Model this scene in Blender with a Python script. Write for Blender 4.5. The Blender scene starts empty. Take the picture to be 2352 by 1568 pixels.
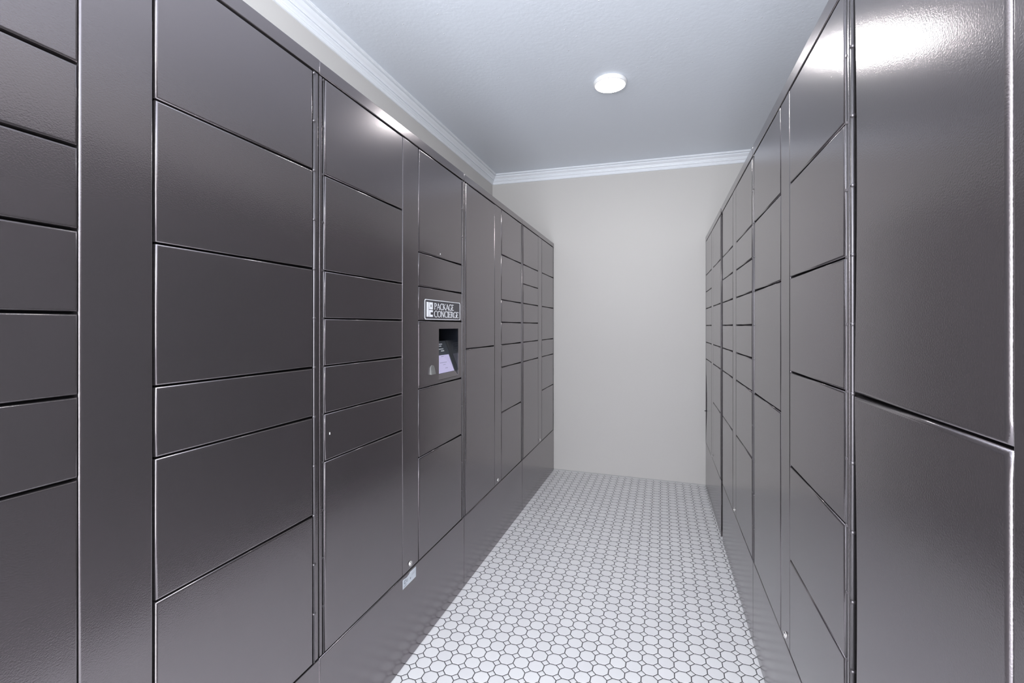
import bpy, bmesh, math, random
from mathutils import Vector
random.seed(7)
PI = math.pi
C = bpy.context.scene.collection

# ------------------------------------------------------------------ camera
F_PX = 1070.0                      # focal length in pixels of the 2352 px wide frame
CAM_Z = 1.178
YAW = 17.579
cam_d = bpy.data.cameras.new('camera')
cam_d.sensor_fit = 'HORIZONTAL'
cam_d.sensor_width = 36.0
cam_d.lens = 36.0 * F_PX / 2352.0
cam_d.shift_x = 0.0
cam_d.shift_y = -(784 - 748) / 2352.0
cam_d.clip_start = 0.02
cam = bpy.data.objects.new('camera', cam_d)
cam.location = (0, 0, CAM_Z)
cam.rotation_euler = (PI / 2, 0, math.radians(YAW))
C.objects.link(cam)
bpy.context.scene.camera = cam

# ------------------------------------------------------------------ view and world
vs = bpy.context.scene.view_settings
vs.view_transform = 'Standard'
vs.look = 'None'
vs.gamma = 1.0
vs.use_curve_mapping = False
vs.exposure = 0.0
world = bpy.data.worlds.new('daylight_outside_the_open_end')
bpy.context.scene.world = world
world.use_nodes = True
bg = world.node_tree.nodes['Background']
bg.inputs[0].default_value = (0.90, 0.93, 1.0, 1)
bg.inputs[1].default_value = 7.2

# the room is open behind the camera: a portal guides the daylight through that opening
ld = bpy.data.lights.new('open_end_portal', 'AREA')
ld.shape = 'RECTANGLE'; ld.size = 2.3; ld.size_y = 2.6
ld.cycles.is_portal = True
lo = bpy.data.objects.new('open_end_portal', ld)
lo.location = (-0.25, -0.79, 1.25); lo.rotation_euler = (PI / 2, 0, 0)
C.objects.link(lo)

# the photographer's flash beside the camera, turned up and bounced off the ceiling
fd = bpy.data.lights.new('bounced_flash', 'AREA')
fd.shape = 'DISK'; fd.size = 0.18; fd.energy = 55.0; fd.color = (0.90, 0.94, 1.0)
fo = bpy.data.objects.new('bounced_flash', fd)
fo.location = (-0.25, -0.25, 1.55); fo.rotation_euler = (math.radians(172), 0, 0)
C.objects.link(fo)

# added fill light above and behind the camera, brightens near panels and floor
l2 = bpy.data.lights.new('rear_fill_light', 'AREA')
l2.shape = 'DISK'; l2.size = 0.15; l2.energy = 11.0; l2.color = (1.0, 0.985, 0.97)
l2o = bpy.data.objects.new('rear_fill_light', l2)
l2o.location = (-0.25, -0.05, 2.42)
C.objects.link(l2o)

LAMP_POWER = 122.0                 # emission strength of the ceiling discs
LAMP_COL = (1.0, 0.985, 0.97, 1)

# ------------------------------------------------------------------ geometry of the place (metres)
XL, XR = -0.83, 0.328              # front faces of the two rows of lockers
WL, WR = -1.371, 0.87              # side walls
YE = -0.8                          # open end
def floor_z(x, y): return 0.028 - 0.0105 * y - 0.008 * x
def ceil_z(x): return CAM_Z + 1.286 - 0.0116 * (x + 1.33)
def back_y(x): return 3.765 - 0.012 * (x + 0.83)

# ------------------------------------------------------------------ material helpers
def newmat(name):
    m = bpy.data.materials.new(name); m.use_nodes = True
    nt = m.node_tree
    b = nt.nodes['Principled BSDF']
    return m, nt, b
def node(nt, t, **kw):
    n = nt.nodes.new(t)
    for k, v in kw.items(): setattr(n, k, v)
    return n
def plain(name, col, rough=0.5, metal=0.0, spec=0.5):
    m, nt, b = newmat(name)
    b.inputs['Base Color'].default_value = (*col, 1)
    b.inputs['Roughness'].default_value = rough
    b.inputs['Metallic'].default_value = metal
    b.inputs['Specular IOR Level'].default_value = spec
    return m
def add_bump(nt, b, scale, dist, strength=1.0, detail=2.0, coord='Object'):
    tc = node(nt, 'ShaderNodeTexCoord')
    nz = node(nt, 'ShaderNodeTexNoise')
    nz.inputs['Scale'].default_value = scale; nz.inputs['Detail'].default_value = detail
    bp = node(nt, 'ShaderNodeBump')
    bp.inputs['Distance'].default_value = dist; bp.inputs['Strength'].default_value = strength
    nt.links.new(tc.outputs[coord], nz.inputs['Vector'])
    nt.links.new(nz.outputs['Fac'], bp.inputs['Height'])
    nt.links.new(bp.outputs['Normal'], b.inputs['Normal'])
    return bp

def paint_material():
    # dark bronze-grey satin powder coat with a fine orange-peel skin
    m, nt, b = newmat('powder_coat')
    b.inputs['Base Color'].default_value = (0.222, 0.202, 0.210, 1)
    b.inputs['Metallic'].default_value = 0.87
    b.inputs['Roughness'].default_value = 0.19
    b.inputs['Specular IOR Level'].default_value = 0.6
    add_bump(nt, b, 430.0, 0.0004, 0.30, 1.0)
    return m

def tile_material():
    m, nt, b = newmat('octagon_mosaic')
    N = nt.nodes; L = nt.links
    tc = node(nt, 'ShaderNodeTexCoord')
    sep = node(nt, 'ShaderNodeSeparateXYZ'); L.new(tc.outputs['Object'], sep.inputs[0])
    def mth(op, a, c=None, d=None):
        n = node(nt, 'ShaderNodeMath', operation=op)
        for i, v in enumerate((a, c, d)):
            if v is None: continue
            if isinstance(v, (int, float)): n.inputs[i].default_value = v
            else: L.new(v, n.inputs[i])
        return n.outputs[0]
    # small rotation of the tile grid against the lockers
    ysh = mth('SUBTRACT', sep.outputs['Y'], 1.621)
    x0 = mth('ADD', sep.outputs['X'], 0.0055)
    xr = mth('MULTIPLY_ADD', ysh, -0.0062, x0)
    yr = mth('MULTIPLY_ADD', x0, 0.0062, ysh)
    # slight waviness of hand-laid mosaic sheets
    nz = node(nt, 'ShaderNodeTexNoise'); nz.inputs['Scale'].default_value = 9.0; nz.inputs['Detail'].default_value = 1.0
    L.new(tc.outputs['Object'], nz.inputs['Vector'])
    sc = node(nt, 'ShaderNodeSeparateColor'); L.new(nz.outputs['Color'], sc.inputs[0])
    wx = mth('MULTIPLY', mth('SUBTRACT', sc.outputs[0], 0.5), 0.0022)
    wy = mth('MULTIPLY', mth('SUBTRACT', sc.outputs[1], 0.5), 0.0022)
    u = mth('DIVIDE', mth('ADD', xr, wx), 0.0529)
    v = mth('DIVIDE', mth('ADD', yr, wy), 0.0537)
    fu = mth('FRACT', u); fv = mth('FRACT', v)                      # grid corners are the dots
    du = mth('MINIMUM', fu, mth('SUBTRACT', 1.0, fu))               # distance to nearest grid line
    dv = mth('MINIMUM', fv, mth('SUBTRACT', 1.0, fv))
    l1 = mth('ADD', du, dv)                                         # L1 distance to nearest corner
    G = 0.025
    dot = mth('SUBTRACT', 0.285 - G * 1.3, l1)                      # > 0 inside the dot
    octa = mth('MINIMUM', mth('SUBTRACT', mth('MINIMUM', du, dv), G),
               mth('MULTIPLY', mth('SUBTRACT', l1, 0.285 + G * 1.3), 0.75))
    ins = mth('MAXIMUM', mth('MULTIPLY', dot, 0.75), octa)          # >0 inside a tile
    mask = node(nt, 'ShaderNodeMapRange', interpolation_type='SMOOTHSTEP')
    mask.inputs['From Min'].default_value = -0.002; mask.inputs['From Max'].default_value = 0.009
    L.new(ins, mask.inputs['Value'])
    hgt = node(nt, 'ShaderNodeMapRange', interpolation_type='SMOOTHSTEP')
    hgt.inputs['From Min'].default_value = -0.01; hgt.inputs['From Max'].default_value = 0.06
    L.new(ins, hgt.inputs['Value'])
    # every tile its own faint tone
    cu = mth('FLOOR', u); cv = mth('FLOOR', v)
    comb = node(nt, 'ShaderNodeCombineXYZ'); L.new(cu, comb.inputs[0]); L.new(cv, comb.inputs[1])
    wn = node(nt, 'ShaderNodeTexWhiteNoise', noise_dimensions='2D'); L.new(comb.outputs[0], wn.inputs['Vector'])
    tone = node(nt, 'ShaderNodeMix', data_type='RGBA')
    tone.inputs[6].default_value = (0.74, 0.735, 0.745, 1); tone.inputs[7].default_value = (0.79, 0.785, 0.79, 1)
    L.new(wn.outputs['Value'], tone.inputs[0])
    # the grout varies a little between grey and near black
    ng = node(nt, 'ShaderNodeTexNoise'); ng.inputs['Scale'].default_value = 14.0
    L.new(tc.outputs['Object'], ng.inputs['Vector'])
    gr = node(nt, 'ShaderNodeMix', data_type='RGBA')
    gr.inputs[6].default_value = (0.018, 0.018, 0.020, 1); gr.inputs[7].default_value = (0.055, 0.055, 0.058, 1)
    L.new(ng.outputs['Fac'], gr.inputs[0])
    mix = node(nt, 'ShaderNodeMix', data_type='RGBA')
    L.new(mask.outputs[0], mix.inputs[0]); L.new(gr.outputs[2], mix.inputs[6]); L.new(tone.outputs[2], mix.inputs[7])
    L.new(mix.outputs[2], b.inputs['Base Color'])
    rg = mth('MULTIPLY_ADD', mask.outputs[0], -0.58, 0.80)
    L.new(rg, b.inputs['Roughness'])
    bp = node(nt, 'ShaderNodeBump'); bp.inputs['Distance'].default_value = 0.0012; bp.inputs['Strength'].default_value = 0.6
    L.new(hgt.outputs[0], bp.inputs['Height']); L.new(bp.outputs['Normal'], b.inputs['Normal'])
    return m

def ceiling_material():
    m, nt, b = newmat('textured_ceiling_paint')
    b.inputs['Base Color'].default_value = (0.745, 0.785, 0.84, 1)
    b.inputs['Roughness'].default_value = 0.42
    tc = node(nt, 'ShaderNodeTexCoord')
    n1 = node(nt, 'ShaderNodeTexNoise'); n1.inputs['Scale'].default_value = 55.0; n1.inputs['Detail'].default_value = 3.0
    n2 = node(nt, 'ShaderNodeTexVoronoi', voronoi_dimensions='2D'); n2.inputs['Scale'].default_value = 5.5
    mr = node(nt, 'ShaderNodeMapRange'); mr.inputs['From Min'].default_value = 0.0; mr.inputs['From Max'].default_value = 0.020
    mr.inputs['To Min'].default_value = 1.0; mr.inputs['To Max'].default_value = 0.0
    ad = node(nt, 'ShaderNodeMath', operation='MULTIPLY_ADD'); ad.inputs[1].default_value = 2.0
    nt.links.new(tc.outputs['Object'], n1.inputs['Vector']); nt.links.new(tc.outputs['Object'], n2.inputs['Vector'])
    nt.links.new(n2.outputs['Distance'], mr.inputs['Value'])
    cm = node(nt, 'ShaderNodeMix', data_type='RGBA')           # texture blobs, the light they catch painted in as white
    cm.inputs[6].default_value = (0.745, 0.785, 0.84, 1); cm.inputs[7].default_value = (0.97, 0.97, 0.97, 1)
    nt.links.new(mr.outputs[0], cm.inputs[0]); nt.links.new(cm.outputs[2], b.inputs['Base Color'])
    nt.links.new(mr.outputs[0], ad.inputs[0]); nt.links.new(n1.outputs['Fac'], ad.inputs[2])
    bp = node(nt, 'ShaderNodeBump'); bp.inputs['Distance'].default_value = 0.0012; bp.inputs['Strength'].default_value = 0.65
    nt.links.new(ad.outputs[0], bp.inputs['Height']); nt.links.new(bp.outputs['Normal'], b.inputs['Normal'])
    return m

def wall_material():
    m, nt, b = newmat('cream_wall_paint')
    b.inputs['Base Color'].default_value = (0.565, 0.545, 0.52, 1)
    b.inputs['Roughness'].default_value = 0.55
    add_bump(nt, b, 70.0, 0.0008, 0.3, 3.0)
    return m

M = {
    'paint': paint_material(),
    'inside': plain('gap_shade_black', (0.008, 0.008, 0.009), 0.9, 0.0, 0.1),  # near-black puts the shade of the door gaps into the colour
    'hinge': plain('painted_hinge_steel', (0.16, 0.15, 0.157), 0.36, 0.8),
    'tile': tile_material(),
    'ceiling': ceiling_material(),
    'wall': wall_material(),
    'trim': plain('white_gloss_trim', (0.86, 0.885, 0.92), 0.30),
    'caulk': plain('white_caulk', (0.46, 0.455, 0.45), 0.6),
    'chrome': plain('nickel_lock', (0.80, 0.78, 0.76), 0.22, 1.0),
    'keyhole': plain('keyhole_black', (0.01, 0.01, 0.01), 0.5),
    'signplate': plain('sign_charcoal', (0.052, 0.050, 0.058), 0.32),
    'signwhite': plain('sign_white_print', (0.92, 0.93, 0.96), 0.4),
    'sticker': plain('silver_label', (0.56, 0.60, 0.64), 0.4),
    'ink': plain('label_ink', (0.14, 0.16, 0.20), 0.5),
    'glossblack': plain('gloss_black_plastic', (0.008, 0.009, 0.012), 0.10),
    'bezel': plain('slate_plastic', (0.035, 0.043, 0.055), 0.25),
    'reader': plain('light_grey_plastic', (0.16, 0.16, 0.155), 0.4),
    'ivory': plain('white_lamp_rim', (0.85, 0.85, 0.85), 0.35),
    'chip': plain('bare_spot', (0.62, 0.62, 0.60), 0.5),
}
def emitter(name, col, s):
    m, nt, b = newmat(name)
    b.inputs['Base Color'].default_value = (0.8, 0.8, 0.8, 1)
    b.inputs['Emission Color'].default_value = col
    b.inputs['Emission Strength'].default_value = s
    return m
M['lamp'] = emitter('lit_diffuser', LAMP_COL, LAMP_POWER)
def screen_material():
    m, nt, b = newmat('lit_touchscreen')
    b.inputs['Base Color'].default_value = (0.02, 0.02, 0.03, 1)
    b.inputs['Roughness'].default_value = 0.12
    b.inputs['Emission Color'].default_value = (0.46, 0.43, 0.66, 1)
    b.inputs['Emission Strength'].default_value = 0.95
    return m
M['screen'] = screen_material()

# ------------------------------------------------------------------ mesh helpers
def link(name, bm, mat, parent=None, loc=None):
    bmesh.ops.recalc_face_normals(bm, faces=bm.faces[:])
    me = bpy.data.meshes.new(name); bm.to_mesh(me); bm.free()
    me.materials.append(mat)
    o = bpy.data.objects.new(name, me); C.objects.link(o)
    if parent: o.parent = parent
    if loc: o.location = loc
    return o
def structure(name, bm, mat):
    o = link(name, bm, mat); o['kind'] = 'structure'; return o
def box(bm, x0, x1, y0, y1, z0, z1, zf=None):
    """axis-aligned box; zf(x, y) may give the bottom instead of z0"""
    vs_ = []
    for x in (x0, x1):
        for y in (y0, y1):
            for z in (z0, z1):
                zz = zf(x, y) if (zf and z == z0) else z
                vs_.append(bm.verts.new((x, y, zz)))
    a = vs_
    for q in ((0, 1, 3, 2), (4, 6, 7, 5), (0, 4, 5, 1), (2, 3, 7, 6), (0, 2, 6, 4), (1, 5, 7, 3)):
        bm.faces.new([a[i] for i in q])
    return vs_
def quad(bm, *pts):
    return bm.faces.new([bm.verts.new(p) for p in pts])

def panel_bm(sgn, y0, y1, z0, z1, d0=0.0, d1=0.018, r=0.0035, bow=0.0, zf=None, tilt=0.0, bulge=0.0):
    """sheet-metal front with rolled front edges. front face at depth d0"""
    bm = bmesh.new()
    vv = box(bm, sgn * d1, sgn * d0, y0, y1, z0, z1, zf)
    xf = sgn * d0
    edges = [e for e in bm.edges if all(abs(v.co.x - xf) < 1e-6 for v in e.verts)]
    res = bmesh.ops.bevel(bm, geom=edges, offset=r, segments=4, profile=0.5, affect='EDGES')
    for f in bm.faces:
        n = f.normal
        f.smooth = False
    for f in res['faces']: f.smooth = True
    if bow:
        n = 24
        for k in range(1, n):
            z = z0 + (z1 - z0) * k / n
            bmesh.ops.bisect_plane(bm, geom=bm.verts[:] + bm.edges[:] + bm.faces[:], plane_co=(0, 0, z), plane_no=(0, 0, 1))
        for v in bm.verts:
            t = (v.co.z - z0) / (z1 - z0)
            if v.co.y > (y0 + y1) / 2:
                v.co.y -= bow * math.sin(PI * min(1, max(0, t))) ** 1.5
    if tilt:
        for v in bm.verts:
            v.co.x += -sgn * tilt * ((v.co.y - y0) / (y1 - y0) - 0.5)
    return bm

PITCH_L, PITCH_R = 0.12433, 0.1240
GAP = 0.0019                        # half the gap between doors

def cyl(bm, p0, p1, r, seg=16):
    p0 = Vector(p0); p1 = Vector(p1); d = (p1 - p0)
    q = d.to_track_quat('Z', 'Y')
    res = bmesh.ops.create_cone(bm, cap_ends=True, cap_tris=False, segments=seg, radius1=r, radius2=r, depth=d.length)
    for v in res['verts']:
        v.co = q @ v.co + (p0 + p1) / 2
    for v in res['verts']:
        for f in v.link_faces:
            f.smooth = len(f.verts) == 4

def make_locker(label, group, xf, sgn, y0, w, lay, z_base, pitch, rowsA, rowsB, top_h=0.039,
                kiosk=False, bowA=None, bowB=None, far_gap=False, door_r=0.0034, lock=True, hinge_r=0.0028, rail_off=0.0):
    zb0 = floor_z(xf, y0 + w / 2)
    root = bpy.data.objects.new('parcel_locker', None); C.objects.link(root)
    root.location = (xf, y0, zb0)
    root.empty_display_size = 0.1
    root['label'] = label; root['category'] = 'locker'; root['group'] = group
    Z = lambda z: z - zb0
    zf = lambda x, y: floor_z(xf + x, y0 + y) - zb0 + 0.0012
    z12 = z_base + 12 * pitch
    ztop = z12 + top_h
    s = sgn
    fr0, fr1, hc0, a0, a1, c0, c1, b0, b1, hc1, fr2, fr3 = lay
    # carcass, built round the kiosk recess where there is one
    bm = bmesh.new()
    def bx(d0, d1, ya, yb, za, zb, f=None): box(bm, s * d1, s * d0, ya, yb, za, zb, f)
    if kiosk:
        hy0, hy1, hz0, hz1 = KH
        bx(0.13, 0.53, 0.002, w - 0.002, 0, Z(ztop - 0.004), zf)
        bx(0.0195, 0.13, 0.002, w - 0.002, 0, hz0 - 0.006, zf)
        bx(0.0195, 0.13, 0.002, w - 0.002, hz1 + 0.006, Z(ztop - 0.004))
        bx(0.0195, 0.13, 0.002, hy0 - 0.006, hz0 - 0.006, hz1 + 0.006)
        bx(0.0195, 0.13, hy1 + 0.006, w - 0.002, hz0 - 0.006, hz1 + 0.006)
    else:
        bx(0.0195, 0.53, 0.002, w - 0.002, 0, Z(ztop - 0.004), zf)
    link('cabinet_body', bm, M['inside'], root)
    # outer steel wrap: top sheet and side sheets
    bm = bmesh.new()
    box(bm, s * 0.53, s * 0.019, 0.0005, w - 0.0005, Z(ztop - 0.0035), Z(ztop))
    link('top_sheet', bm, M['paint'], root)
    # top rail
    link('top_rail', panel_bm(s, 0.0004, w - 0.0004, Z(z12 + 0.0042), Z(ztop), -0.001 + rail_off, 0.0185, 0.0018), M['paint'], root)
    # plinth panel down to the floor
    bm = panel_bm(s, 0.0008, (b1 if far_gap else w - 0.0008), 0, Z(z_base - GAP), 0.0, 0.0185, 0.0022, zf=None)
    for v in bm.verts:
        if v.co.z < 0.02: v.co.z = zf(v.co.x, v.co.y) + max(0, v.co.z)
    link('base_panel', bm, M['paint'], root)
    # side frames
    for ya, yb in ((fr0, fr1),) if far_gap else ((fr0, fr1), (fr2, fr3)):
        link('side_frame', panel_bm(s, ya, yb, Z(z_base + GAP), Z(z12 + 0.002), 0.0018, 0.0188, 0.0012), M['paint'], root)
    # centre stile
    st = link('center_panel', panel_bm(s, c0, c1, Z(z_base + GAP), Z(z12 + 0.001), 0.0, 0.0185, 0.0032), M['paint'], root)
    if lock:
        yl = (c0 + c1) / 2 - 0.005; zl = Z(z_base + 0.022)
        bm = bmesh.new()
        cyl(bm, (-s * 0.0035, yl, zl), (s * 0.006, yl, zl), 0.0085, 28)
        cyl(bm, (-s * 0.0050, yl, zl), (-s * 0.0033, yl, zl), 0.0062, 28)
        k = link('key_lock', bm, M['chrome'], st); k['label'] = 'round nickel key lock at the foot of the centre panel'
        bm = bmesh.new(); box(bm, -s * 0.0053, -s * 0.0049, yl - 0.0008, yl + 0.0008, zl - 0.0032, zl + 0.0032)
        # keyway stays inside the lock's own mesh
        me = bpy.data.meshes.new('kw'); bm.to_mesh(me); bm.free()
        b2 = bmesh.new(); b2.from_mesh(k.data); n0 = len(b2.faces); b2.from_mesh(me); b2.faces.ensure_lookup_table()
        for i in range(n0, len(b2.faces)): b2.faces[i].material_index = 1
        b2.to_mesh(k.data); b2.free(); k.data.materials.append(M['keyhole'])
    # doors
    doors = []
    for rows, ya, yb, bows, colname in ((rowsA, a0, a1, bowA, 'A'), (rowsB, b0, b1, bowB, 'B')):
        for i in range(len(rows) - 1):
            hi, lo_ = rows[i], rows[i + 1]
            zt = z_base + hi * pitch - (0.0 if hi == 12 else GAP)
            zl_ = z_base + lo_ * pitch + GAP
            d = random.uniform(-0.0004, 0.0004); tl = random.uniform(-0.0003, 0.0003)
            bow = bows.get(i, 0) if bows else 0
            if kiosk and colname == 'B' and hi == 7:
                continue
            if bow: d = 0; tl = 0
            o = link('locker_door', panel_bm(s, ya, yb, Z(zl_), Z(zt), d, 0.0185, door_r, bow=bow, tilt=tl), M['paint'], root)
            doors.append((colname, hi, lo_, o))
    # continuous hinges with a knuckle at every module
    for yc in (hc0,) if far_gap else (hc0, hc1):
        bm = bmesh.new()
        dpt = 0.0012
        near = yc < w / 2
        hr_full = hinge_r
        if near: dpt = 0.0022; hinge_r = 0.0016
        if far_gap and not near: dpt = 0.012; hinge_r = 0.0016
        zA, zB = Z(z_base + 0.002), Z(z12)
        cyl(bm, (s * dpt, yc, zA), (s * dpt, yc, zB), hinge_r, 12)
        for n in range(1, 13):
            zc = Z(z_base + n * pitch) - (0.004 if n == 12 else 0)
            cyl(bm, (s * dpt, yc, zc - 0.0028), (s * dpt, yc, zc + 0.0028), hinge_r * 1.32, 12)
            yt = yc + (hinge_r * 2.1 if yc > w / 2 else -hinge_r * 2.1)
            box(bm, s * 0.004, s * 0.0, min(yc, yt), max(yc, yt), zc - 0.0022, zc + 0.0022)
        link('hinge', bm, M['hinge'], root)
        hinge_r = hr_full
    return root, Z, doors, st

LAY_L = (0.0025, 0.0125, 0.0172, 0.0215, 0.4045, 0.4060, 0.5130, 0.5180, 0.9000, 0.9048, 0.9100, 0.9215)
LAY_R = (0.0025, 0.0105, 0.0143, 0.0185, 0.4000, 0.4016, 0.4935, 0.4985, 0.8840, 0.8905, 0.8962, 0.9055)
ZBL, ZBR = 0.327, 0.313
GL = 'dark grey parcel lockers in the left row'
GR = 'dark grey parcel lockers in the right row'
WU, WV = 0.924, 0.908
KH = None
# ------------------------------------------------------------------ the room
def plane_bm(pts):
    bm = bmesh.new(); quad(bm, *pts); return bm
def slab(bm, pts, off):
    a = [bm.verts.new(p) for p in pts]; b = [bm.verts.new(Vector(p) + Vector(off)) for p in pts]
    bm.faces.new(a); bm.faces.new(b[::-1])
    n = len(pts)
    for i in range(n): bm.faces.new((a[i], a[(i + 1) % n], b[(i + 1) % n], b[i]))
bm = bmesh.new()
yb = 3.80
slab(bm, [(WL - 0.1, YE, floor_z(WL - 0.1, YE)), (WR + 0.1, YE, floor_z(WR + 0.1, YE)), (WR + 0.1, yb, floor_z(WR + 0.1, yb)), (WL - 0.1, yb, floor_z(WL - 0.1, yb))], (0, 0, -0.1))
structure('floor', bm, M['tile'])
bm = bmesh.new()
slab(bm, [(WL - 0.1, YE, ceil_z(WL - 0.1)), (WR + 0.1, YE, ceil_z(WR + 0.1)), (WR + 0.1, yb, ceil_z(WR + 0.1)), (WL - 0.1, yb, ceil_z(WL - 0.1))], (0, 0, 0.1))
structure('ceiling', bm, M['ceiling'])
bm = bmesh.new()
slab(bm, [(WL, YE, -0.05), (WL, 3.9, -0.05), (WL, 3.9, 2.6), (WL, YE, 2.6)], (-0.1, 0, 0))
structure('wall_left', bm, M['wall'])
bm = bmesh.new()
slab(bm, [(WR, YE, -0.05), (WR, 3.9, -0.05), (WR, 3.9, 2.6), (WR, YE, 2.6)], (0.1, 0, 0))
structure('wall_right', bm, M['wall'])
bm = bmesh.new()
slab(bm, [(WL - 0.1, back_y(WL - 0.1), -0.05), (WR + 0.1, back_y(WR + 0.1), -0.05), (WR + 0.1, back_y(WR + 0.1), 2.6), (WL - 0.1, back_y(WL - 0.1), 2.6)], (0, 0.1, 0))
structure('wall_back', bm, M['wall'])

# crown moulding: stepped profile, (out from wall, down from ceiling)
PROF = [(0.0, 0.0), (0.053, 0.0), (0.053, 0.006), (0.050, 0.0075), (0.050, 0.010), (0.047, 0.0115), (0.0415, 0.0125), (0.036, 0.0130), (0.036, 0.0160), (0.0415, 0.0165), (0.0415, 0.019),
        (0.039, 0.023), (0.034, 0.028), (0.028, 0.0325), (0.0235, 0.038), (0.0225, 0.043), (0.0165, 0.0435), (0.0165, 0.0465), (0.0205, 0.047), (0.0195, 0.051),
        (0.0150, 0.0545), (0.0115, 0.058), (0.0115, 0.0635), (0.0095, 0.0640), (0.0095, 0.072), (0.006, 0.077), (0.0, 0.078)]
def sweep(name, ends):
    """ends: two callables (out) -> (x, y) giving the mitred ends"""
    bm = bmesh.new(); rings = []
    for e in ends:
        ring = []
        for o_, d_ in PROF:
            x, y = e(o_)
            ring.append(bm.verts.new((x, y, ceil_z(x) - d_ + 0.0004)))
        rings.append(ring)
    n = len(PROF)
    for i in range(n):
        j = (i + 1) % n
        bm.faces.new((rings[0][i], rings[0][j], rings[1][j], rings[1][i]))
    bm.faces.new(rings[0]); bm.faces.new(rings[1][::-1])
    return structure(name, bm, M['trim'])
sweep('trim_1', (lambda o: (WL + o, YE), lambda o: (WL + o, back_y(WL + o) - o)))
sweep('trim_2', (lambda o: (WL + o, back_y(WL + o) - o), lambda o: (WR - o, back_y(WR - o) - o)))
sweep('trim_3', (lambda o: (WR - o, YE), lambda o: (WR - o, back_y(WR - o) - o)))
# thin caulk and cut-tile strip where the back wall meets the floor
bm = bmesh.new()
xs = [XL + 0.002 + i * (XR - XL - 0.004) / 24 for i in range(25)]
pr = []
for x in xs:
    wv = random.uniform(-0.0012, 0.0012)
    y = back_y(x); z = floor_z(x, y)
    pr.append([bm.verts.new(p) for p in ((x, y, z), (x, y - 0.011 + wv, z), (x, y - 0.009 + wv, z + 0.0035), (x, y - 0.002, z + 0.0065 + wv), (x, y, z + 0.0075 + wv))])
for a, b in zip(pr, pr[1:]):
    for i in range(5):
        j = (i + 1) % 5
        bm.faces.new((a[i], a[j], b[j], b[i]))
bm.faces.new(pr[0]); bm.faces.new(pr[-1][::-1])
structure('trim_4', bm, M['caulk'])

# ------------------------------------------------------------------ lockers, left row
yL = [0.064, 0.988, 1.912, 2.836]
make_locker('nearest dark grey locker of the left row, its wide doors cut by the photo edge', GL, XL, -1, yL[0], WU, LAY_L, ZBL, PITCH_L,
            [12, 10, 9, 8, 7, 6, 5, 0], [12, 10, 8, 6, 5, 3, 0], top_h=0.0385)
zb0 = floor_z(XL, yL[1] + WU / 2)
KH = (1.665 - yL[1], 1.850 - yL[1], 0.963 - zb0, 1.1662 - zb0)
u2, Z2, doors2, st2 = make_locker('dark grey locker on the left with the white framed sign and recessed touchscreen', GL, XL, -1, yL[1], WU, LAY_L, ZBL, PITCH_L,
            [12, 10, 8, 7, 6, 5, 4, 0], [12, 9, 8, 7, 5, 3, 0], top_h=0.0375, kiosk=True)
make_locker('dark grey locker just beyond the touchscreen one, first column only two tall doors', GL, XL, -1, yL[2], WU, LAY_L, ZBL, PITCH_L,
            [12, 6, 0], [12, 10, 8, 7, 6, 5, 3, 0], top_h=0.036)
make_locker('farthest dark grey locker of the left row, ending against the cream back wall', GL, XL, -1, yL[3], WU, LAY_L, ZBL, PITCH_L,
            [12, 10, 9, 8, 7, 6, 5, 0], [12, 10, 8, 6, 5, 3, 0], top_h=0.036)

# ------------------------------------------------------------------ lockers, right row
yR = [0.087, 0.9955, 1.904, 2.845]
make_locker('nearest dark grey locker of the right row, two very tall doors, bright lamp glare', GR, XR, 1, yR[0], WV, LAY_R, ZBR, PITCH_R,
            [12, 6, 0], [12, 6, 0], bowB={0: 0.010, 1: 0.010}, lock=False, hinge_r=0.0031, door_r=0.0062)
make_locker('second dark grey locker of the right row, six evenly stacked doors in its near column', GR, XR, 1, yR[1], WV, LAY_R, ZBR, PITCH_R,
            [12, 10, 8, 6, 4, 2, 0], [12, 10, 8, 5, 0], hinge_r=0.0030)
make_locker('third dark grey locker of the right row, many small doors, before the black gap', GR, XR, 1, yR[2], WV, LAY_R[:8] + (0.8660, 0.8900) + LAY_R[10:], ZBR, PITCH_R,
            [12, 10, 9, 8, 7, 6, 5, 3, 0], [12, 10, 9, 8, 7, 6, 5, 3, 0], hinge_r=0.0024, far_gap=True)
r4, Z4, d4, s4 = make_locker('farthest dark grey locker of the right row, beyond the black gap at the back wall', GR, XR, 1, yR[3], WV, LAY_R, ZBR, PITCH_R,
            [12, 10, 8, 6, 5, 3, 0], [12, 10, 9, 8, 7, 6, 5, 0], bowB={6: 0.075}, hinge_r=0.0020)
bm = bmesh.new()
zz = Z4(0.548)
cyl(bm, (-0.010, 0.878, zz), (0.012, 0.878, zz), 0.0028, 10)
link('latch_pin', bm, M['inside'], r4)

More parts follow.
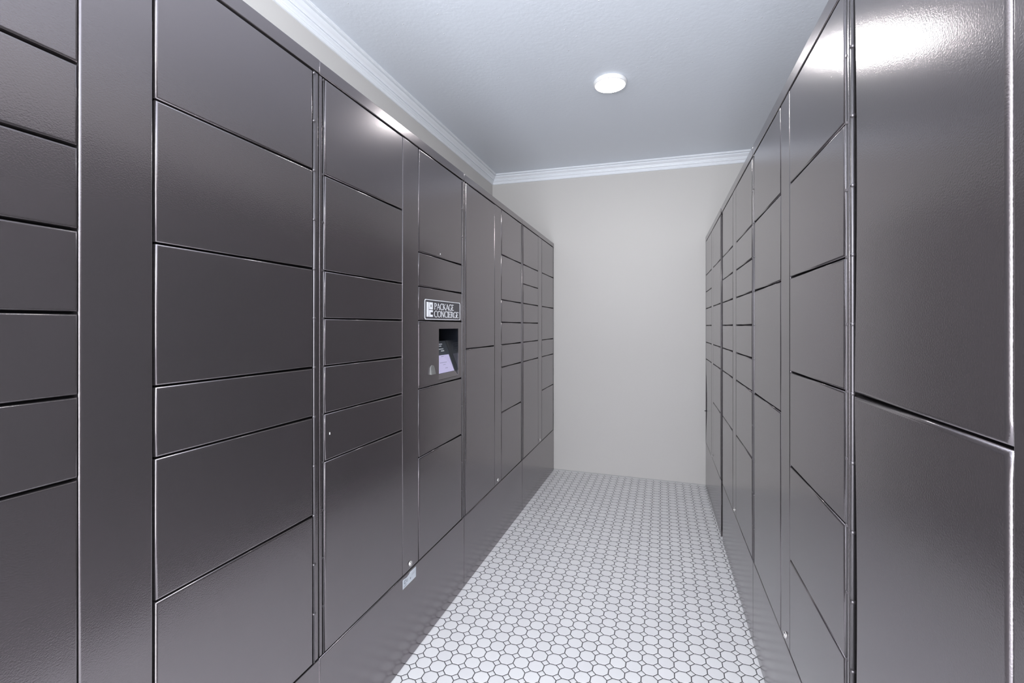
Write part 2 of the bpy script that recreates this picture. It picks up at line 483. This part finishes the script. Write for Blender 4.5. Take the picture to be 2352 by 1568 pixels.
# ------------------------------------------------------------------ touchscreen front of the second left locker
hy0, hy1, hz0, hz1 = KH
ya, yb_ = LAY_L[7], LAY_L[8]
za, zb_ = Z2(ZBL + 5 * PITCH_L + GAP), Z2(ZBL + 7 * PITCH_L - GAP)
bm = panel_bm(-1, ya, yb_, za, zb_, 0.0, 0.0185, 0.0034)
for co, no in (((0, hy0, 0), (0, 1, 0)), ((0, hy1, 0), (0, 1, 0)), ((0, 0, hz0), (0, 0, 1)), ((0, 0, hz1), (0, 0, 1))):
    bmesh.ops.bisect_plane(bm, geom=bm.verts[:] + bm.edges[:] + bm.faces[:], plane_co=co, plane_no=no)
kill = [f for f in bm.faces if hy0 < f.calc_center_median().y < hy1 and hz0 < f.calc_center_median().z < hz1]
bmesh.ops.delete(bm, geom=kill, context='FACES')
for (p, q) in (((hy0, hz0), (hy1, hz0)), ((hy1, hz0), (hy1, hz1)), ((hy1, hz1), (hy0, hz1)), ((hy0, hz1), (hy0, hz0))):
    quad(bm, (0, p[0], p[1]), (0, q[0], q[1]), (-0.0012, q[0], q[1]), (-0.0012, p[0], p[1]))
bmesh.ops.remove_doubles(bm, verts=bm.verts[:], dist=1e-5)
kp = link('kiosk_panel', bm, M['paint'], u2)
# recess walls
bm = bmesh.new()
e = 0.003; dp = 0.125
for (p, q) in (((hy0, hz0), (hy1, hz0)), ((hy1, hz0), (hy1, hz1)), ((hy1, hz1), (hy0, hz1)), ((hy0, hz1), (hy0, hz0))):
    cy = (hy0 + hy1) / 2; cz = (hz0 + hz1) / 2
    def out(a): return (a[0] + (e if a[0] > cy else -e), a[1] + (e if a[1] > cz else -e))
    P, Q = out(p), out(q)
    v = [(-0.0012, p[0], p[1]), (-0.0012, q[0], q[1]), (-dp, q[0], q[1]), (-dp, p[0], p[1])]
    w_ = [(-0.0012, P[0], P[1]), (-0.0012, Q[0], Q[1]), (-dp, Q[0], Q[1]), (-dp, P[0], P[1])]
    A = [bm.verts.new(t) for t in v]; B = [bm.verts.new(t) for t in w_]
    bm.faces.new(A); bm.faces.new(B[::-1])
    for i in range(4): bm.faces.new((A[i], A[(i + 1) % 4], B[(i + 1) % 4], B[i]))
box(bm, -dp - 0.003, -dp, hy0 - e, hy1 + e, hz0 - e, hz1 + e)
link('screen_recess', bm, M['glossblack'], u2)
# tilted fascia: foot at the front of the opening, leaning back
KT = 0.061 / 0.1575
zfoot = 0.9632 - zb0
def tp(y, zw, lift=0.0):
    """point on the tilted fascia, at world height zw, lifted towards the viewer"""
    z = zw - zb0
    nx, nz = 1 / math.hypot(1, KT), KT / math.hypot(1, KT)
    return (-0.0005 - KT * (z - zfoot) + lift * nx, y, z + lift * nz)
def tilted(bm, y0, y1, z0, z1, lift, thick):
    a = [bm.verts.new(tp(y, z, lift)) for y, z in ((y0, z0), (y1, z0), (y1, z1), (y0, z1))]
    b = [bm.verts.new(tp(y, z, lift - thick)) for y, z in ((y0, z0), (y1, z0), (y1, z1), (y0, z1))]
    bm.faces.new(a); bm.faces.new(b[::-1])
    for i in range(4): bm.faces.new((a[i], a[(i + 1) % 4], b[(i + 1) % 4], b[i]))
ky0, ky1 = hy0 + 0.0005, hy1 - 0.008
bm = bmesh.new(); tilted(bm, ky0, hy1 - 0.0005, 0.9640, 0.9850, 0.0, 0.002)
link('sill', bm, M['paint'], kp)
bm = bmesh.new(); tilted(bm, ky0, ky1, 0.9852, 1.1135, 0.0, 0.004)
hs = link('screen_housing', bm, M['bezel'], kp)
bm = bmesh.new(); tilted(bm, hy1 - 0.0075, hy1 - 0.0005, 0.9850, 1.1135, 0.003, 0.004)
link('screen_side_rail', bm, M['glossblack'], kp)
bm = bmesh.new()
tilted(bm, ky0 + 0.004, 1.829 - yL[1], 0.9865, 1.0555, 0.0008, 0.0006)
sc_ = link('screen', bm, M['screen'], kp); sc_['label'] = 'lit pale lavender touchscreen'
bm = bmesh.new()
for z0, y0_, y1_ in ((1.0985, 1.735, 1.806), (1.0905, 1.735, 1.792), (1.0785, 1.752, 1.802), (1.0705, 1.770, 1.802)):
    n = int((y1_ - y0_) / 0.0075)
    for i in range(n):
        yy = y0_ + i * 0.0075 - yL[1]
        tilted(bm, yy, yy + random.uniform(0.0045, 0.0062), z0, z0 + 0.0034, 0.0012, 0.0009)
link('printed_instructions', bm, M['signwhite'], kp)
bm = bmesh.new()
for z0, y0_, y1_ in ((1.0490, 1.752, 1.778), (1.0250, 1.722, 1.792), (1.0165, 1.745, 1.772), (1.0020, 1.755, 1.780)):
    n = int((y1_ - y0_) / 0.006)
    for i in range(n):
        yy = y0_ + i * 0.006 - yL[1]
        tilted(bm, yy, yy + 0.004, z0, z0 + 0.0016, 0.0012, 0.0003)
me = bpy.data.meshes.new('screen_print'); bm.to_mesh(me); bm.free()
b2 = bmesh.new(); b2.from_mesh(sc_.data); n0 = len(b2.faces); b2.from_mesh(me); b2.faces.ensure_lookup_table()
for i in range(n0, len(b2.faces)): b2.faces[i].material_index = 1
b2.to_mesh(sc_.data); b2.free(); sc_.data.materials.append(M['ink'])
# arched reader tab on the panel
bm = bmesh.new()
yc, zlo, zhi, hw = 1.604 - yL[1], 0.993 - zb0, 1.0275 - zb0, 0.0175
pts = [(yc - hw, zlo), (yc + hw, zlo)] + [(yc + hw * 0.88 * math.cos(t), zhi - 0.014 + 0.014 * math.sin(t)) for t in [PI * k / 12 for k in range(13)]]
F = [bm.verts.new((0.005 if p[1] > zhi - 0.016 else 0.009, p[0], p[1])) for p in pts]
K = [bm.verts.new((-0.002, p[0], p[1])) for p in pts]
bm.faces.new(F); bm.faces.new(K[::-1])
for i in range(len(pts)): bm.faces.new((F[i], F[(i + 1) % len(pts)], K[(i + 1) % len(pts)], K[i]))
rd = link('card_reader', bm, M['reader'], kp); rd['label'] = 'small arched light grey tab'

# ------------------------------------------------------------------ sign on the same locker
SY0, SY1, SZ0, SZ1 = 1.5435 - yL[1], 1.8660 - yL[1], 1.2015 - zb0, 1.2780 - zb0
def rrect(y0, y1, z0, z1, r, n=6):
    out_ = []
    for cy, cz, a in ((y1 - r, z1 - r, 0), (y0 + r, z1 - r, 90), (y0 + r, z0 + r, 180), (y1 - r, z0 + r, 270)):
        for k in range(n + 1):
            t = math.radians(a + 90 * k / n); out_.append((cy + r * math.cos(t), cz + r * math.sin(t)))
    return out_
bm = bmesh.new()
pts = rrect(SY0, SY1, SZ0, SZ1, 0.008)
F = [bm.verts.new((0.0018, *p)) for p in pts]; K = [bm.verts.new((0.0002, *p)) for p in pts]
bm.faces.new(F); bm.faces.new(K[::-1])
for i in range(len(pts)): bm.faces.new((F[i], F[(i + 1) % len(pts)], K[(i + 1) % len(pts)], K[i]))
plate = link('sign_plate', bm, M['signplate'], u2); plate['label'] = 'charcoal sign plate with white border and lettering'
bm = bmesh.new()
po = rrect(SY0 + 0.0005, SY1 - 0.0005, SZ0 + 0.0005, SZ1 - 0.0005, 0.0078); pi_ = rrect(SY0 + 0.0045, SY1 - 0.0045, SZ0 + 0.0030, SZ1 - 0.0030, 0.0055)
for lv, nm in ((0.0023, 0),):
    A = [bm.verts.new((lv, *p)) for p in po]; B = [bm.verts.new((lv, *p)) for p in pi_]
    A2 = [bm.verts.new((0.0015, *p)) for p in po]; B2 = [bm.verts.new((0.0015, *p)) for p in pi_]
    n = len(A)
    for i in range(n):
        j = (i + 1) % n
        bm.faces.new((A[i], A[j], B[j], B[i])); bm.faces.new((A2[i], A2[j], A[j], A[i])); bm.faces.new((B[i], B[j], B2[j], B2[i]))
link('sign_border', bm, M['signwhite'], plate)
# logo and letters
SW, SH = SY1 - SY0, SZ1 - SZ0
def flat(bm, pts, x=0.0022, th=0.0006):
    """extruded polygon given in plate fractions (0..1 across, 0..1 up)"""
    P = [(SY0 + a * SW, SZ0 + b * SH) for a, b in pts]
    F = [bm.verts.new((x, *p)) for p in P]; K = [bm.verts.new((x - th, *p)) for p in P]
    bm.faces.new(F); bm.faces.new(K[::-1])
    for i in range(len(P)): bm.faces.new((F[i], F[(i + 1) % len(P)], K[(i + 1) % len(P)], K[i]))
def rf(bm, a0, a1, b0, b1): flat(bm, [(a0, b0), (a1, b0), (a1, b1), (a0, b1)])
bm = bmesh.new()
rf(bm, 0.050, 0.100, 0.135, 0.865)
rf(bm, 0.112, 0.205, 0.750, 0.860); rf(bm, 0.112, 0.205, 0.515, 0.620); rf(bm, 0.112, 0.148, 0.620, 0.750); rf(bm, 0.172, 0.205, 0.620, 0.750)
rf(bm, 0.112, 0.205, 0.370, 0.480); rf(bm, 0.112, 0.205, 0.135, 0.245); rf(bm, 0.112, 0.148, 0.245, 0.370)
link('sign_emblem', bm, M['signwhite'], plate)
# letter strokes: list of (points, width0, width1)
def arc(cx, cy, rx, ry, a0, a1, n=14):
    return [(cx + rx * math.cos(math.radians(a0 + (a1 - a0) * k / n)), cy + ry * math.sin(math.radians(a0 + (a1 - a0) * k / n))) for k in range(n + 1)]
TH, TN = 0.175, 0.080
def ser(x, y, w=0.16): return ([(x - w / 2, y), (x + w / 2, y)], 'S')
GL_ = {
 'P': (0.46, [([(0.08, 0), (0.08, 1)], 'T'), (arc(0.10, 0.74, 0.30, 0.24, 90, -90), 'C'), ser(0.08, 0.02, 0.2), ser(0.06, 0.98, 0.14)]),
 'A': (0.60, [([(0.03, 0), (0.29, 1)], 'N'), ([(0.28, 1.0), (0.55, 0)], 'T'), ([(0.13, 0.33), (0.43, 0.33)], 'N'), ser(0.04, 0.02, 0.15), ser(0.55, 0.02, 0.18)]),
 'C': (0.58, [(arc(0.34, 0.5, 0.29, 0.50, 52, 308, 22), 'C'), ([(0.52, 0.90), (0.52, 0.78)], 'N')]),
 'K': (0.55, [([(0.08, 0), (0.08, 1)], 'T'), ([(0.10, 0.46), (0.46, 1)], 'N'), ([(0.17, 0.54), (0.52, 0)], 'T'), ser(0.08, 0.02, 0.2), ser(0.08, 0.98, 0.2), ser(0.45, 0.98, 0.16), ser(0.53, 0.02, 0.16)]),
 'G': (0.62, [(arc(0.34, 0.5, 0.29, 0.50, 52, 308, 22), 'C'), ([(0.54, 0.12), (0.54, 0.44)], 'T'), ser(0.53, 0.43, 0.2), ([(0.52, 0.90), (0.52, 0.78)], 'N')]),
 'E': (0.44, [([(0.08, 0), (0.08, 1)], 'T'), ([(0.04, 0.975), (0.37, 0.975)], 'N'), ([(0.08, 0.52), (0.32, 0.52)], 'N'), ([(0.04, 0.025), (0.40, 0.025)], 'N'), ([(0.37, 0.99), (0.37, 0.87)], 'N'), ([(0.40, 0.01), (0.41, 0.15)], 'N')]),
 'O': (0.66, [(arc(0.33, 0.5, 0.29, 0.49, 0, 360, 30), 'C')]),
 'N': (0.62, [([(0.09, 0), (0.09, 1)], 'N'), ([(0.08, 1), (0.53, 0)], 'T'), ([(0.53, 0), (0.53, 1)], 'N'), ser(0.09, 0.02, 0.18), ser(0.53, 0.98, 0.18), ser(0.05, 0.98, 0.14)]),
 'I': (0.24, [([(0.11, 0), (0.11, 1)], 'T'), ser(0.11, 0.02, 0.2), ser(0.11, 0.98, 0.2)]),
 'R': (0.52, [([(0.08, 0), (0.08, 1)], 'T'), (arc(0.10, 0.75, 0.28, 0.23, 90, -90), 'C'), ([(0.22, 0.52), (0.50, 0)], 'T'), ser(0.08, 0.02, 0.2), ser(0.06, 0.98, 0.14), ser(0.50, 0.02, 0.14)]),
}
STK = [0.0]
def stroke(bm, pts, kind, ax, ay, sx, sy, k):
    """polyline ribbon; thickness follows the stroke direction for round letters"""
    for (p, q) in zip(pts, pts[1:]):
        P = Vector((ax + p[0] * sx, ay + p[1] * sy)); Q = Vector((ax + q[0] * sx, ay + q[1] * sy))
        d = Q - P
        if d.length < 1e-9: continue
        if kind == 'T': wd = TH
        elif kind == 'N': wd = TN
        elif kind == 'S': wd = 0.045
        else: wd = TN + (TH - TN) * abs(d.y) / d.length
        hw_ = wd * k / 2; n = Vector((-d.y, d.x)).normalized() * hw_
        e_ = d.normalized() * hw_ * 0.35
        A = [P + n - e_, P - n - e_, Q - n + e_, Q + n + e_]
        STK[0] += 1.1e-6
        F = [bm.verts.new((0.0020 + STK[0], a.x, a.y)) for a in A]; K = [bm.verts.new((0.0017, a.x, a.y)) for a in A]
        bm.faces.new(F)
        for i in range(4): bm.faces.new((F[i], F[(i + 1) % 4], K[(i + 1) % 4], K[i]))
def word(bm, txt, fa, fb, zlo_, zhi_):
    tot = sum(GL_[c][0] for c in txt)
    y = SY0 + fa * SW; W = (fb - fa) * SW; H = (zhi_ - zlo_) * SH; sx = W / tot
    for c in txt:
        wd, st_ = GL_[c]
        for pts, kind in st_: stroke(bm, pts, kind, y, SZ0 + zlo_ * SH, sx, H, H * 0.95)
        y += wd * sx
bm = bmesh.new()
word(bm, 'PACKAGE', 0.245, 0.795, 0.525, 0.835)
word(bm, 'CONCIERGE', 0.238, 0.945, 0.135, 0.450)
# small registered mark
cy_, cz_, rr = SY0 + 0.953 * SW, SZ0 + 0.425 * SH, 0.0022
for k in range(12):
    a, b = 2 * PI * k / 12, 2 * PI * (k + 1) / 12
    F = [bm.verts.new((0.0022, cy_ + r_ * math.cos(t), cz_ + r_ * math.sin(t))) for r_, t in ((rr, a), (rr, b), (rr * 0.72, b), (rr * 0.72, a))]
    bm.faces.new(F)
link('sign_lettering', bm, M['signwhite'], plate)

# ------------------------------------------------------------------ silver label and paint chips
bm = bmesh.new()
ly0, ly1 = 1.3935 - yL[1], 1.4820 - yL[1]
lz1, lz0 = 0.3195 - zb0, 0.2835 - zb0
P = [(ly0, lz0), (ly1, lz0), (ly1, lz1), (ly0 + 0.047, lz1), (ly0 + 0.043, lz1 - 0.004), (ly0 + 0.026, lz1 - 0.0075), (ly0 + 0.006, lz1 - 0.004), (ly0, lz1 - 0.005)]
F = [bm.verts.new((0.0007, *p)) for p in P]; K = [bm.verts.new((0.0001, *p)) for p in P]
bm.faces.new(F); bm.faces.new(K[::-1])
for i in range(len(P)): bm.faces.new((F[i], F[(i + 1) % len(P)], K[(i + 1) % len(P)], K[i]))
lb = link('rating_label', bm, M['sticker'], u2); lb['label'] = 'torn silver rating label below the key lock'
bm = bmesh.new()
def ink(y, z, w, h): box(bm, 0.0008, 0.00095, ly0 + y, ly0 + y + w, lz0 + z, lz0 + z + h)
cyy, czz = ly0 + 0.014, lz0 + 0.0195
for k in range(16):
    a, b = 2 * PI * k / 16, 2 * PI * (k + 1) / 16
    F = [bm.verts.new((0.00095, cyy + r_ * math.cos(t), czz + r_ * math.sin(t))) for r_, t in ((0.0075, a), (0.0075, b), (0.006, b), (0.006, a))]
    bm.faces.new(F)
ink(0.0105, 0.0150, 0.0012, 0.009); ink(0.0105, 0.0230, 0.005, 0.0012); ink(0.0105, 0.0190, 0.004, 0.0012); ink(0.0105, 0.0150, 0.005, 0.0012)
ink(0.024, 0.0140, 0.0014, 0.010); ink(0.029, 0.0140, 0.0014, 0.010); ink(0.024, 0.0140, 0.006, 0.0012)
for i in range(6): ink(0.006 + i * 0.0035, 0.0065, 0.0022, 0.0018)
for i in range(5): ink(0.006 + i * 0.0035, 0.0035, 0.0018, 0.0014)
ink(0.047, 0.013, 0.005, 0.003); ink(0.049, 0.010, 0.002, 0.008)
for i in range(7): ink(0.058 + i * 0.0035, 0.024, 0.0022, 0.0008)
for i in range(6): ink(0.058 + i * 0.0035, 0.020, 0.0022, 0.0008)
link('label_print', bm, M['ink'], lb)
for (yy, zz_, hh) in ((1.0263, 0.8943, 0.006), (1.676, 1.4625, 0.006)):
    bm = bmesh.new()
    box(bm, 0.0002, 0.0012, yy - yL[1] - 0.0012, yy - yL[1] + 0.0014, zz_ - zb0 - hh / 2, zz_ - zb0 + hh / 2)
    link('paint_chip', bm, M['chip'], u2)

# ------------------------------------------------------------------ ceiling light
def ceiling_light(x, y, label):
    zc = ceil_z(x)
    root = bpy.data.objects.new('ceiling_light', None); C.objects.link(root)
    root.location = (x, y, zc); root.empty_display_size = 0.1
    root['label'] = label; root['category'] = 'light'
    root.rotation_euler = (0, math.atan(0.0116), 0)
    def lathe(prof, seg=64, cap=True):
        bm = bmesh.new(); rings = []
        for r, z in prof:
            rings.append([bm.verts.new((r * math.cos(2 * PI * k / seg), r * math.sin(2 * PI * k / seg), z)) for k in range(seg)])
        for a, b in zip(rings, rings[1:]):
            for k in range(seg):
                f = bm.faces.new((a[k], a[(k + 1) % seg], b[(k + 1) % seg], b[k])); f.smooth = True
        if cap: bm.faces.new(rings[0]); bm.faces.new(rings[-1])
        return bm
    link('trim_ring', lathe([(0.084, 0.0), (0.086, -0.006), (0.083, -0.018), (0.080, -0.0215), (0.0765, -0.0215), (0.0755, -0.018), (0.0755, -0.004)]), M['ivory'], root)
    link('diffuser', lathe([(0.075, -0.016), (0.075, -0.0205), (0.060, -0.0222), (0.030, -0.0230), (0.006, -0.0232)]), M['lamp'], root)
ceiling_light(-0.246, 2.471, 'round white surface-mounted ceiling light, lit, above the aisle')
